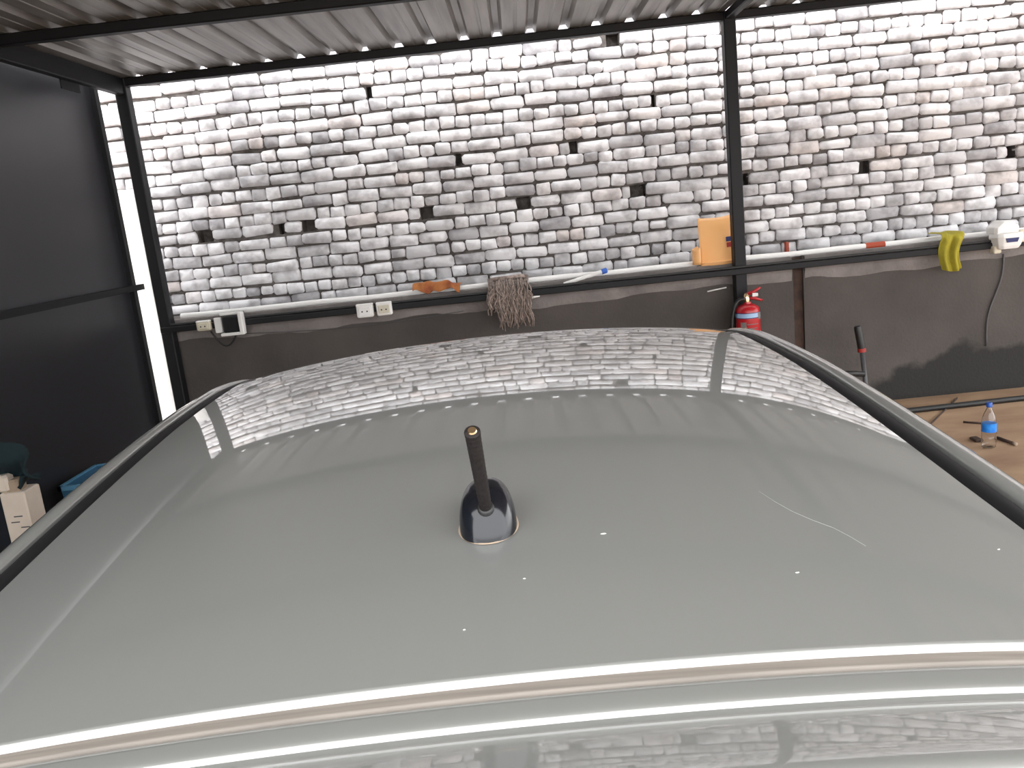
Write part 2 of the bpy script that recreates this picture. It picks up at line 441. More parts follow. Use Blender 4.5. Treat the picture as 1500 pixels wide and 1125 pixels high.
o = MB().tube(pts, .008, 8).build('cable_loop', M['rubber'], smooth=True); tag(o, 'black cable hanging in a loop under the open junction box', 'cable')
a = at(352,487,1,YP-.02); pts = []
for i in range(21):
    s = i/20; q = at(352+s*330, 487-3*s, 1, YP-.02); zl = a.z-.01-.035*math.sin(s*math.pi); pts.append((q.x, YP-.02, zl))
o = MB().tube(pts, .003, 6).build('thin_wire', M['steel_grey'], smooth=True); tag(o, 'thin grey wire sagging along the concrete base', 'wire')

# ------------------------------------------------------------------ orange cloth on the conduit
def cloth(name, fn, nu, nv, mat, label, cat='cloth', th=.004):
    o = MB().grid(fn, nu, nv).build(name, mat, smooth=True, solid=th); s = o.modifiers.new('smooth','SUBSURF'); s.levels = 1; s.render_levels = 1
    return tag(o, label, cat)
c0 = at(642,428,1,YP+.02)
def orange_fn(u, v):
    x = c0.x+(u-.5)*.36
    ridge = .03*math.sin(u*9+1)+.022*math.sin(u*17+v*5)+.01*math.sin(u*31+v*9)
    z = LEDGE+.062+.045*max(0,math.sin((u*.9+.18)*math.pi))*(1-abs(v-.45)*1.4)+ridge*.5*(1-v)
    y = YP-.045+v*.13+.01*math.sin(u*20)
    if v < .3: z -= (.3-v)*.16
    return (x+.02*(v-.5), y, max(z, LEDGE+.035 if v>.3 else z))
cloth('cleaning_cloth', orange_fn, 26, 10, M['orange_cloth'], 'crumpled orange brown cloth lying over the white conduit')

# yellow cloth hanging
c1 = at(1392,352,1,YPOST-.08)
def yellow_fn(u, v):
    s = v*.46
    x = c1.x+(u-.5)*(.17+.03*math.cos(v*3))+.018*math.sin(v*7)+ (.03*(1-v) if u < .3 else 0)
    fold = .018*math.sin(u*13+v*2)+.008*math.sin(u*23+1)
    if s < .16: y = YP+.06-s*1.25; z = LEDGE+.068+.006*math.sin(u*9)
    elif s < .19: y = YPOST-.088-(s-.16)*.3; z = LEDGE+.066-(s-.16)*.9
    else: y = YPOST-.099+fold; z = LEDGE+.04-(s-.19)*.85-.02*math.sin(u*3.1)
    return (x, y, z)
cloth('hanging_cloth', yellow_fn, 20, 26, M['yellow_cloth'], 'yellow cloth hanging over the rail and the white conduit')

# mop head draped over the rail
ml, mr = at(717,440,1,YPOST-.08).x, at(776,440,1,YPOST-.08).x
mp = empty('mop_head', ((ml+mr)/2, YPOST-.09, zra-.2)); tag(mp, 'shaggy grey brown mop head draped over the rail', 'mop head')
R = random.Random(11); yarn = MB()
for i in range(190):
    x = R.uniform(ml, mr); L = R.uniform(.06,.18)+ (.13 if R.random() < .55 and x > ml+.07 else 0)
    y0 = YPOST-.085-R.uniform(0,.035); z0 = zra+.045+R.uniform(0,.045)
    pts = []; ang = R.uniform(0,6)
    pts.append((x+R.uniform(-.02,.02), YP+.05+R.uniform(-.03,.02), LEDGE+.062+R.uniform(0,.012)))
    pts.append((x, y0+.04, z0))
    for k in range(1,6):
        s = k/5
        pts.append((x+.016*math.sin(ang+s*7)+R.uniform(-.004,.004)+ (x-(ml+mr)/2)*.12*s, y0-.012*math.sin(s*3)+R.uniform(-.004,.004), z0-.01-L*s))
    yarn.tube(pts, R.uniform(.0035,.006), 4)
tag(yarn.build('yarn_strands', M['mop'], mp, smooth=True), kind='stuff')
MB().tube([(ml+.03,YP-.01,LEDGE+.066),(mr-.02,YP-.01,LEDGE+.07)], .016, 8).build('binding', M['mop'], mp, smooth=True)

# white tube with blue cap leaning on the conduit
a = at(826,416,1,YP-.03); b = at(882,398,1,YP+.02)
t = empty('capped_tube', (a.x, a.y, LEDGE)); tag(t, 'slim white tube with a blue end cap leaning on the conduit', 'tube')
d = (b-a).normalized()
MB().tube([a, b], [.013,.017], 12).build('tube_body', M['white'], t, smooth=True, angle=50)
MB().tube([b-d*.005, b+d*.035, b+d*.04], [.021,.021,.015], 12).build('end_cap', M['blue'], t, smooth=True, angle=50)
# small white offcut stuck under the rail
a = at(776,436,1,YPOST-.08); o = MB().tube([a, a+Vector((.075,0,.004))], [.012,.005], 6).build('plastic_offcut', M['white'], smooth=True); tag(o, 'small white plastic sliver against the rail beside the mop head', 'plastic sliver')
a = at(1035,428,1,YPOST-.04); a = Vector((a.x, YP-.016, a.z)); b = at(1064,421,1,YP-.016)
o = MB().tube([at(1036,427,1,YP-.016), b], .006, 6).build('plastic_strip', M['white'], smooth=True); tag(o, 'thin pale strip stuck to the concrete under the rail near the red extinguisher', 'strip')

# orange plastic sheet leaning at the right post
t = empty('orange_sheet', (0, YP, LEDGE))
tl, tr, br, bl_ = at(1022,320,1,YP+.11), at(1074,312,1,YP+.11), at(1078,387,1,YP+.02), at(1026,391,1,YP+.02)
t.location = (bl_.x, YP+.02, LEDGE)
tag(t, 'orange plastic sheet with a small label leaning against the bricks beside the post', 'plastic sheet')
zb0 = LEDGE+.003
def osheet(u, v):
    x = (bl_.x+(tl.x-bl_.x)*v)*(1-u)+(br.x+(tr.x-br.x)*v)*u
    zt = tl.z*(1-u)+tr.z*u - .014*math.sin(u*math.pi*.9)*(v>.9)
    z = zb0+(zt-zb0)*v
    y = YP+.0+.13*v-.03*math.sin(u*math.pi)*(.6+.4*v)
    return (x, y, z)
MB().grid(osheet, 14, 14).build('sheet_body', M['orange'], t, smooth=True, solid=.006)
pts = [Vector(osheet(u/10, .06))+Vector((0,-.004,0)) for u in range(11)]
MB().tube(pts, .006, 6).build('bottom_seam', M['orange'], t, smooth=True)
cc = at(1021,377,1,YP-.0)
MB().grid(lambda u, v: (cc.x+.02-.055*math.sin(u*math.pi*1.0), YP-.0+.045*math.cos(u*math.pi), LEDGE+.02+.135*v-.02*math.sin(u*3)*v), 12, 6).build('curled_corner', M['orange'], t, smooth=True, solid=.004)
def patch(u0, u1, v0, v1, off):
    return [Vector(osheet(a_, b_))+Vector((0,-off,0)) for a_, b_ in ((u0,v0),(u1,v0),(u1,v1),(u0,v1))]
MB().add(patch(.74,.92,.45,.545,.006), [(0,1,2,3)]).build('label', M['navy'], t, solid=.001)
MB().add(patch(.75,.93,.335,.43,.006), [(0,1,2,3)]).build('label', M['label_red'], t, solid=.001)

# rust coloured clip on the bricks
p = at(1153,362,1,YB-.02); o = MB().box((p.x-.014,YB-.03,LEDGE),(p.x+.014,YB+.02,p.z+.04),.004).build('rusty_stub', M['tape']); tag(o, 'short rust red metal stub standing against the bricks', 'metal stub')

# weatherproof socket at the right
p = at(1472,345,1,YPOST-.10); t = empty('weatherproof_socket', (p.x, YS, p.z-.11)); tag(t, 'white weatherproof outlet with raised cover on the rail beyond the yellow cloth', 'outlet')
q = lambda x, z, y=0: (p.x+x, YS+y, p.z+z)
rings = []
for y, s in ((.10,.8),(.06,1),(-.03,1),(-.06,.86)):
    rings.append([(p.x+a_*s, YS+y, p.z+.045+b_*s) for a_, b_ in ((-.085,-.03),(.09,-.03),(.095,.02),(.03,.062),(-.03,.066),(-.085,.02))])
MB().loft(rings).build('cover', M['white'], t, bevel=.006)
rings = []
for z, s in ((-.085,.72),(-.06,.86),(.0,1),(.03,.95)):
    rings.append([(p.x+.005+a_*s, YS-.02+b_*s, p.z-.01+z) for a_, b_ in ((-.09,.06),(-.09,-.06),(-.06,-.085),(.07,-.085),(.10,-.06),(.10,.06))])
MB().loft(rings).build('tray', M['white'], t, bevel=.006)
MB().add([q(-.03,-.045,-.106),q(.045,-.045,-.106),q(.055,-.015,-.109),q(-.04,-.015,-.109)], [(0,1,2,3)]).build('window', M['navy'], t, solid=.004)
MB().box(q(-.085,-.125,-.04), q(-.03,-.07,.02), .006).build('clip', M['ivory'], t)
MB().box(q(.11,-.06,-.03), q(.17,.03,.02), .006).build('plug', M['ivory'], t)
p2 = at(1468,372,1,YP-.015); pts = []
for i in range(15):
    s = i/14; e_ = at(1470-28*s+4*math.sin(s*7), 372+135*s, 1, YP-.012); pts.append(e_)
o = MB().tube(pts, .007, 6).build('dropped_cable', M['steel_grey'], smooth=True); tag(o, 'dark cable hanging down the concrete from the white outlet', 'cable')

# ------------------------------------------------------------------ fire extinguisher on the right post
EY = YPOST-.045-.105
p = at(1095,450,1,EY); ER = .088
zt_ = at(1095,447,1,EY).z
t = empty('fire_extinguisher', (p.x, EY, zt_-.48)); tag(t, 'red fire extinguisher with pale blue band hung on the black post', 'fire extinguisher')
zz = zt_-.48
MB().lathe([(ER*.8,0),(ER,.012),(ER,.43),(ER*.97,.452),(ER*.85,.47),(ER*.6,.484),(.028,.492),(.026,.505)], (p.x,EY,zz), 32).build('cylinder_body', M['red'], t, smooth=True, angle=60)
MB().lathe([(ER+.0008,zt_-zz-.085),(ER+.0008,zt_-zz-.052)], (p.x,EY,zz), 32).build('pale_blue_band', M['label_blue'], t, smooth=True, angle=60)
for a_, b_ in ((-.090,-.084),(-.053,-.048)): MB().lathe([(ER+.0012,zt_-zz+a_),(ER+.0012,zt_-zz+b_)], (p.x,EY,zz), 32).build('navy_line', M['navy'], t, smooth=True, angle=60)
def wrap(x0, x1, z0, z1):
    v = []; n = 6
    for i in range(n+1):
        x = x0+(x1-x0)*i/n; y = -math.sqrt((ER+.0015)**2-x*x); v += [(p.x+x,EY+y,zz+z0),(p.x+x,EY+y,zz+z1)]
    return MB().add(v, [(2*i,2*i+2,2*i+3,2*i+1) for i in range(n)])
b0 = zt_-zz
wrap(-.07,-.035,b0-.155,b0-.115).build('printed_mark', M['plaster'], t)
for k, z in enumerate((-.135,-.165,-.19,-.215)): wrap(-.03,.055-.01*k,b0+z,b0+z+.006).build('printed_line', M['plaster'], t)
wrap(.055,.08,b0-.1,b0-.05).build('printed_panel', M['plaster'], t)
MB().lathe([(.022,0),(.024,.03),(.02,.05),(.012,.07)], (p.x-.005,EY,zt_+.02), 14).build('valve', M['brass'], t, smooth=True, angle=50)
MB().tube([(p.x-.01,EY,zt_+.055),(p.x+.045,EY-.01,zt_+.05),(p.x+.105,EY-.015,zt_+.028)], [.014,.013,.008], 8).build('carry_handle', M['red'], t, smooth=True)
MB().tube([(p.x+.0,EY,zt_+.08),(p.x+.045,EY-.01,zt_+.095),(p.x+.095,EY-.015,zt_+.125)], [.014,.012,.009], 8).build('squeeze_lever', M['red'], t, smooth=True)
MB().tube([(p.x+.03,EY-.03,zt_+.075),(p.x+.07,EY-.035,zt_+.075)], [.015,.013], 10).build('pressure_gauge', M['white'], t, smooth=True, angle=50)
pts = [(p.x-.01,EY,zt_+.048)]+[(p.x-.04-.085*math.sin(s*1.57), EY, zt_+.045-.30*s*s+.01*math.sin(s*3)) for s in [i/10 for i in range(11)]]
MB().tube(pts, .014, 10).build('hose', M['rubber'], t, smooth=True)
MB().tube([(p.x-.02,EY,zt_+.048),(p.x-.065,EY,zt_+.034)], .008, 8).build('hose_ferrule', M['alloy'], t, smooth=True)
MB().box((p.x-.03,EY+ER-.03,zt_-.07),(p.x+.02,YPOST-.043,zt_-.03)).build('bracket', M['steel_black'], t)

# ------------------------------------------------------------------ hand pump by the wall
YH = 5.95
a, b, c_ = at(1256,478,1,YH), at(1262,510,1,YH), at(1272,596,1,YH)
t = empty('hand_pump', (c_.x, YH, 0)); tag(t, 'black hand tool with upright grip and red ring standing by the concrete base', 'hand tool')
fl_ = Vector((c_.x+.03, YH, 0))
MB().tube([a, a+(b-a)*.1, b], [.022,.027,.027], 12).build('grip', M['rubber'], t, smooth=True, angle=50)
MB().tube([b, b+(c_-b)*.06], [.030,.030], 12).build('red_ring', M['label_red'], t, smooth=True, angle=50)
MB().tube([b+(c_-b)*.05, c_, fl_], .017, 10).build('shaft', M['steel_grey'], t, smooth=True)
e0, e1, e2 = at(1266,548,1,YH-.03), at(1240,547,1,YH-.03), at(1215,551,1,YH-.03)
MB().tube([e0, e1, e2, e2+Vector((-.06,0,-.02))], .021, 10).build('cross_arm', M['rubber'], t, smooth=True)
MB().tube([e2+Vector((-.05,0,-.02)), Vector((e2.x-.08, YH-.03, 0))], .017, 10).build('second_leg', M['rubber'], t, smooth=True)

# ------------------------------------------------------------------ things on the floor at the right
a, b = at(1310,604,2,.02), at(1500,583,2,.02)
d = (b-a).normalized(); o = MB().tube([a-d*2.0, a, b, b+d*2.5], .021, 10).build('floor_pipe', M['rubber'], smooth=True); tag(o, 'black pipe lying on the floor in front of the concrete base', 'pipe')
p = at(1448,655,2,0); BX, BY = p.x, p.y
t = empty('water_bottle', (BX,BY,0)); tag(t, 'clear plastic water bottle with blue cap and label on the brown floor', 'bottle')
MB().lathe([(.030,.001),(.040,.006),(.042,.02),(.042,.075),(.039,.082),(.042,.09),(.042,.165),(.040,.185),(.030,.215),(.018,.245),(.0135,.252),(.0135,.27)], (BX,BY,0), 24).build('bottle_body', M['pet'], t, smooth=True, solid=.0015)
MB().lathe([(.0425,.105),(.0425,.16)], (BX,BY,0), 24).build('label_band', M['bottle_label'], t, smooth=True, angle=50)
MB().lathe([(.0175,.262),(.0175,.285),(.015,.29)], (BX,BY,0), 16).build('cap', M['blue'], t, smooth=True, angle=50)
a, b = at(1461,641,2,.01), at(1489,651,2,.01)
t = empty('stick', (a.x,a.y,0)); tag(t, 'dark stick with pale tip lying on the floor beside the bottle', 'stick')
MB().tube([a, a+(b-a)*.85], .010, 8).build('shaft', M['rust'], t, smooth=True); MB().tube([a+(b-a)*.84, b], .012, 8).build('tip', M['tan'], t, smooth=True)
a, b = at(1411,618,2,.007), at(1440,620,2,.007); o = MB().tube([a, b], .007, 8).build('twig', M['rust'], smooth=True); tag(o, 'thin brown twig on the floor between the floor pipe and the bottle', 'twig')
a, b = at(1430,645,2,.006), at(1438,638,2,.006); o = MB().box((a.x-.02,a.y-.03,0),(a.x+.03,a.y+.05,.02),.006).build('dark_scrap', M['rust']); tag(o, 'dark scrap lying at the foot of the bottle', 'scrap')
a, b = at(1360,624,2,.006), at(1402,583,2,.006); o = MB().tube([a+(a-b)*.6, a, b], .006, 6).build('thin_rope', M['rust'], smooth=True); tag(o, 'thin brown rope lying across the floor under the black pipe', 'rope')

# ------------------------------------------------------------------ things along the dark partition
YK = 3.95
pL = at(-4,733,1,YK); pR = at(34,726,1,YK)
t = empty('cream_carton', (pR.x-.07,YK,0)); tag(t, 'tall narrow cream carton standing on end by the dark partition', 'carton')
xa, xb, zt2 = at(0,732,1,YK).x, at(35,722,1,YK).x, at(20,722,1,YK).z
MB().box((xa,YK,0),(xb,YK+.14,zt2),.006).build('carton_body', M['cream'], t)
MB().box((xa+.02,YK+.02,zt2-.01),(xb-.035,YK+.10,zt2+.06),.01).build('folded_top', M['tan'], t)
MB().box((xa-.02,YK+.01,zt2+.0),(xa+.05,YK+.08,zt2+.09),.012).build('torn_flap', M['cream'], t)
for z0, x0 in ((.16,.03),(.13,.05),(.19,.075)):
    MB().box((xa+x0,YK-.0015,zt2-z0),(xa+x0+.045,YK+.002,zt2-z0+.006)).build('printed_line', M['steel_grey'], t)
ta = at(-20,640,1,YK+.02); tb = at(50,690,1,YK+.02)
def rag(u, v):
    x = ta.x-.08+(tb.x-ta.x+.08)*u*(.72+.28*math.sin(v*2.2)); z = at(20,634,1,YK).z-.30*v-.09*u*u*(1-v)*1.6
    y = YK+.0+.05*math.sin(u*9+v*4)+.03*math.cos(v*8)+.06
    if u > .75 and v > .75: z += (v-.75)*.25
    return (x, y, z)
t2 = empty('teal_rag', (ta.x, YK, ta.z-.3)); tag(t2, 'dark teal rag hanging from a wire hook above the cream carton', 'rag')
o = MB().grid(rag, 16, 16).build('rag_cloth', M['teal_cloth'], t2, smooth=True, solid=.012)
hk = Vector(rag(.2,0)); MB().tube([hk+Vector((0,0,-.03)), hk+Vector((0,0,.04)), (XP+.02,hk.y,hk.z+.07), (XP-.04,hk.y,hk.z+.06)], .005, 6).build('hook', M['alloy'], t2, smooth=True)
# blue crate
q0 = at(88,714,0,XP+.04)
cy = q0.y; t = empty('blue_crate', (XP+.2,cy,0)); tag(t, 'slate blue plastic crate on the floor against the dark partition', 'crate')
cw, cd, ch = .36, .42, q0.z
def crate_ring(s, z): return [(XP+.04+s,cy+s,z),(XP+.04+cw-s,cy+s,z),(XP+.04+cw-s,cy+cd-s,z),(XP+.04+s,cy+cd-s,z)]
MB().loft([crate_ring(.03,0),crate_ring(.0,ch),crate_ring(.015,ch),crate_ring(.04,.012)]).build('crate_body', M['crate'], t)
rm = MB()
for a_, b_ in (((-.012,-.012),(cw+.012,.012)),((-.012,cd-.012),(cw+.012,cd+.012)),((-.012,-.012),(.012,cd+.012)),((cw-.012,-.012),(cw+.012,cd+.012))):
    rm.box((XP+.04+a_[0],cy+a_[1],ch-.02),(XP+.04+b_[0],cy+b_[1],ch+.006))
rm.build('rim', M['crate_rim'], t)
rm = MB()
for a_, b_ in (((-.004,-.004),(cw+.004,.012)),((cw-.012,-.004),(cw+.006,cd+.004))):
    rm.box((XP+.04+a_[0],cy+a_[1],ch-.10),(XP+.04+b_[0],cy+b_[1],ch-.085))
rm.build('rib_band', M['crate_rim'], t)

# ------------------------------------------------------------------ the car (local frame: +y is the nose, origin under the antenna)
CX, CY, CYAW = -.075, .85, rad(1.7)
car = empty('car', (CX, CY, 0), CYAW); tag(car, 'grey hatchback car parked nose to the brick wall with a stub antenna on its roof', 'car')
# slope of the roof centre line (degrees, + = falling towards the tail) at world-like y
SL = [(.617,5.0),(.85,4.4),(1.15,3.5),(1.44,2.2),(1.8,.2),(2.08,-2.2),(2.2,-6),(2.3,-13),(2.4,-21),(2.46,-27)]
def slope(y):
    if y <= SL[0][0]: return SL[0][1]
    for (a_, s0), (b_, s1) in zip(SL, SL[1:]):
        if y <= b_: return s0+(s1-s0)*(y-a_)/(b_-a_)
    return SL[-1][1]
YR, YF = .617, 2.46
NYR = 220
zs = [0.0]; yy = [YR+(YF-YR)*i/NYR for i in range(NYR+1)]
for i in range(NYR): zs.append(zs[-1]+math.tan(rad(slope((yy[i]+yy[i+1])/2)))*(yy[i+1]-yy[i]))
z85 = np.interp(.85, yy, zs); zs = [z-z85+1.395 for z in zs]
def zc(y): return float(np.interp(y, yy, zs))
def HW(y): return float(np.interp(y, [.3,.617,.95,1.6,2.1,2.46], [.575,.583,.592,.618,.625,.622]))
def crown(u): return .030*u*u+.008*u**6
def ly(y): return y-CY
# roof skin
def roof_fn(u, v):
    uu = -1+2*u; y = YR+(YF-YR)*v
    bow = .030*uu*uu*(1 if v > .6 else v/.6)      # front edge bows forward in the middle
    return (uu*HW(y), ly(y), zc(y)-crown(uu)-(.0 if v < .75 else .02*(v-.75)/.25*uu*uu))
roof = MB().grid(roof_fn, 64, 110)
# rear edge: rolls down to the spoiler gap
edge = []; dy_ = dz_ = 0
for L, sl in ((.001,15),(.001,25),(.0015,34),(.002,42),(.002,50),(.0015,58),(.001,66)):
    dy_ += L*math.cos(rad(sl)); dz_ -= L*math.sin(rad(sl)); edge.append((dy_, dz_))
RR = 1.0
rows = [[(x_, y_, z_) for x_, y_, z_ in [roof_fn(i/64, 0)]][0] for i in range(65)]
vv = list(rows); ff = []
for k, (dy, dz) in enumerate(edge):
    for x_, y_, z_ in rows: vv.append((x_, y_-dy*RR, z_+dz*RR))
for x_, y_, z_ in rows: vv.append((x_, y_-edge[-1][0]*RR+.004, z_+edge[-1][1]*RR-.0025))
for k in range(len(edge)+1):
    for i in range(64): ff.append((k*65+i+1, k*65+i, (k+1)*65+i, (k+1)*65+i+1))
roof.add(vv, ff)
roof.f = [list(reversed(q)) if False else q for q in roof.f]
roof.build('roof_panel', M['paint'], car, smooth=True, local=True, angle=60)
# spoiler: short valley, crease, then a blade rising towards the tail
zr0 = zc(YR)
prof = []
y_, z_ = .5910, zr0-.0078
prof.append((y_+.0014, z_-.024)); prof.append((y_+.0010, z_-.0012)); prof.append((y_, z_))
seg = [(.006,2),(.006,3),(.006,5),(.004,9),(.002,18),(.0015,30),(.0018,38),(.0018,44)]
for L, s in seg:
    y_ -= L; z_ -= math.tan(rad(s))*L; prof.append((y_, z_))
ncrease = len(prof)-1
bl2 = [(.02,-16.2),(.02,-16.1),(.02,-16.0),(.02,-15.9),(.014,-15.6),(.008,-14),(.006,-11),(.005,-4),(.005,8),(.004,25),(.004,45),(.003,65),(.002,80)]
for L, s in bl2:
    y_ -= L; z_ -= math.tan(rad(s))*L; prof.append((y_, z_))
for dz in (.015,.03): prof.append((y_+.004, prof[-1][1]-dz))
prof.append((y_+.09, prof[-1][1]-.005))
def spoil(rows_, name):
    v = []; n = 64
    for (py, pz) in rows_:
        for i in range(n+1):
            uu = -1+2*i/n; wv = HW(.617)*1.0
            v.append((uu*wv, ly(py)+0.0, pz-crown(uu)))
    f = [(j*(n+1)+i, j*(n+1)+i+1, (j+1)*(n+1)+i+1, (j+1)*(n+1)+i) for j in range(len(rows_)-1) for i in range(n)]
    return v, f
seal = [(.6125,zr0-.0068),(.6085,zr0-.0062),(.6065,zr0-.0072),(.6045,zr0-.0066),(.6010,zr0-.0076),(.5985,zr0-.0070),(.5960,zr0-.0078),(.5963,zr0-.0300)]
sl_ = MB(); sl_.add(*spoil(seal, '')); sl_.build('seal_strip', M['seal'], car, smooth=True, local=True)
sp = MB(); sp.add(*spoil(prof[:ncrease+1], '')); 
sp.build('spoiler_channel', M['paint'], car, smooth=True, local=True)
sp = MB(); sp.add(*spoil(prof[ncrease:], ''))
sp.build('spoiler_blade', M['paint'], car, smooth=True, local=True, angle=70)
# roof ditch mouldings and side rails
def zedge(y):
    if y < YR: return zr0-crown(1)-(YR-y)*math.tan(rad(5))
    return zc(min(y,YF))-crown(1)-(0 if y < YR+.75*(YF-YR) else .02*(y-YR-.75*(YF-YR))/(.25*(YF-YR))) - max(0,y-YF)*math.tan(rad(27))
def strip(pts_fn, name, mat, y0, y1, n=60, smooth=True, ang=None):
    v = []; ycs = [y0+(y1-y0)*j/n for j in range(n+1)]
    k = None
    for y in ycs:
        pr = pts_fn(y); k = len(pr)
        v += [(x, ly(y), z) for x, z in pr]
    f = [(j*k+i, j*k+i+1, (j+1)*k+i+1, (j+1)*k+i) for j in range(n) for i in range(k-1)]
    return MB().add(v, f).build(name, mat, car, smooth=smooth, local=True, angle=ang)
for s in (-1, 1):
    def mould(y):
        w_ = HW(y); z = zedge(y)
        return [(s*(w_-.001), z+.000), (s*(w_+.001), z-.008), (s*(w_+.004), z-.010), (s*(w_+.011), z-.004), (s*(w_+.021), z-.0025), (s*(w_+.032), z-.005), (s*(w_+.039), z-.011), (s*(w_+.042), z-.018)]
    strip(mould, 'roof_moulding', M['moulding'], .50, 2.44, 70)
    def rail(y):
        w_ = HW(y)+.042; z = zedge(y)
        o_ = [(0,-.018),(.001,-.009),(.003,-.004),(.008,-.0015),(.018,-.002),(.029,-.006),(.039,-.013),(.048,-.024),(.055,-.040),(.060,-.058),(.062,-.075)]
        return [(s*(w_+a_), z+b_) for a_, b_ in o_]
    strip(rail, 'side_rail', M['paint'], .47, 2.60, 70)
# antenna at the rear of the roof
ant_y = .888; az = zc(ant_y)
def ant_fn(u, v):
    th = 2*math.pi*u
    # super-ellipse footprint: blunt at the tail, longer at the nose
    hgt = .046*(1-(1-v)**0) if False else None
    ph = v*math.pi/2
    rr = math.cos(ph)**.55; zz_ = .047*math.sin(ph)**.9
    ex = .033*rr*math.copysign(abs(math.cos(th))**.85, math.cos(th))
    sy = math.sin(th); L = .042 if sy < 0 else .062
    ey = L*rr*math.copysign(abs(sy)**.85, sy)
    return (ex+.008, ly(ant_y)+ey+.012*v, zc(ant_y+ey)-.001+zz_)
an = empty('antenna', (0,0,0)); an.parent = car; an['label'] = 'black stub antenna'
MB().grid(ant_fn, 40, 16).build('antenna_base', M['antenna'], an, smooth=True, local=True)
rb = Vector((.006, ly(.872), 1.428)); rt_ = Vector((-.004, ly(.782), 1.541))
def carinv(wp):
    q = Vector(wp)-Vector((CX,CY,0)); c_, s_ = math.cos(-CYAW), math.sin(-CYAW); return Vector((q.x*c_-q.y*s_, q.x*s_+q.y*c_, q.z))
rb = carinv(at(713,752,1,.868)); rt_ = carinv(at(692,634,1,.785))
dm = (rt_-rb).normalized()
pts, rs = [], []
NR = 44
for i in range(NR+1):
    s = i/NR; pts.append(rb-dm*.012+(rt_-rb+dm*.012)*s); rs.append((.0078 if s < .12 else .0066+.0012*s)+ (.0004 if i % 2 else 0))
MB().tube(pts, rs, 16).build('mast', M['mast'], an, smooth=True, local=True)
MB().tube([rb-dm*.014, rb+dm*.012, rb+dm*.014], [.0105,.0095,.0078], 16).build('swivel', M['rubber'], an, smooth=True, local=True)
MB().tube([rt_-dm*.003, rt_+dm*.0015, rt_+dm*.003], [.0083,.0083,.006], 16).build('tip_ring', M['mast'], an, smooth=True, local=True, angle=40)
MB().tube([rt_+dm*.0028, rt_+dm*.0045], [.0052,.0042], 14).build('brass_tip', M['brass'], an, smooth=True, local=True, angle=40)
MB().grid(lambda u, v: (Vector((.008+(.0332+.0018*v)*math.cos(u*2*math.pi), ly(ant_y)+(.0422+.0018*v if math.sin(u*2*math.pi)<0 else .0622+.0018*v)*math.sin(u*2*math.pi), 0))+Vector((0,0,zc(ant_y+.04*math.sin(u*2*math.pi))+.0015-.001*v))), 40, 1).build('gasket', M['tan'], an, smooth=True, local=True)
# specks and a scratch on the roof skin
def onroof(px, py, off=.0006):
    y = 1.0
    for _ in range(30):
        x_, yw, zw = at(px, py, 2, zc(y)); q = carinv((x_, yw, zw)); uu = q.x/HW(q.y+CY); zn = zc(q.y+CY)-crown(uu)
        x_, yw, zw = at(px, py, 2, zn); q = carinv((x_, yw, zw)); y = q.y+CY
        for _k in range(3):
            uu = q.x/HW(q.y+CY); zn = zc(q.y+CY)-crown(uu); q = carinv(at(px, py, 2, zn)); y = q.y+CY
    return Vector((q.x, q.y, zn+off))
def speck(px, py, rx, ry):
    o = onroof(px, py); mb = MB().lathe([(1,0),(.6,.0006)], (0,0,0), 9)
    mb.v = [Vector((o.x+p_.x*rx, o.y+p_.y*ry, o.z-.0004+p_.z)) for p_ in mb.v]
    mb.build('paint_speck', M['chip'], car, local=True)
for px, py, rx, ry in ((884,782,.0036,.0016),(1168,839,.0022,.0006),(768,848,.0016,.0004),(680,923,.0014,.0004),(1463,805,.0016,.0006)): speck(px, py, rx, ry)
sc_pts = [(1112,720),(1135,735),(1160,749),(1190,762),(1220,773),(1245,786),(1268,800)]
P3 = [onroof(*q, off=.0002) for q in sc_pts]
MB().tube(P3, .00022, 5).build('scratch', M['scratch'], car, local=True)

# lower body of the car -------------------------------------------------
def station(y, w_, zt, zb=.24, flat=.62):
    return [(0,zt),(flat*w_*.5,zt-.004),(flat*w_,zt-.014),(w_*.86,zt-.04),(w_*.95,zt-.085),(w_*.985,zt-.16),(w_,zt-.28),(w_*.995,.52),(w_*.985,.38),(w_*.955,zb),(w_*.8,zb-.04),(0,zb-.04)]
ST = [(.17,.60,.90),(.20,.72,.94),(.26,.80,.965),(.42,.845,.97),(.8,.862,.965),(1.6,.866,.96),(2.4,.862,.955),(2.75,.858,.955),(3.05,.852,.955),(3.4,.842,.92),(3.75,.82,.865),(3.98,.77,.80),(4.08,.70,.72),(4.12,.60,.66)]
lb = MB(); rings = []
for y, w_, zt in ST:
    h = station(y, w_, zt); ring = [(x_, ly(y), z_) for x_, z_ in h]+[(-x_, ly(y), z_) for x_, z_ in reversed(h[1:-1])]
    rings.append(ring)
lb.loft(rings)
body = lb.build('body_shell', M['paint'], car, smooth=True, local=True, angle=45)
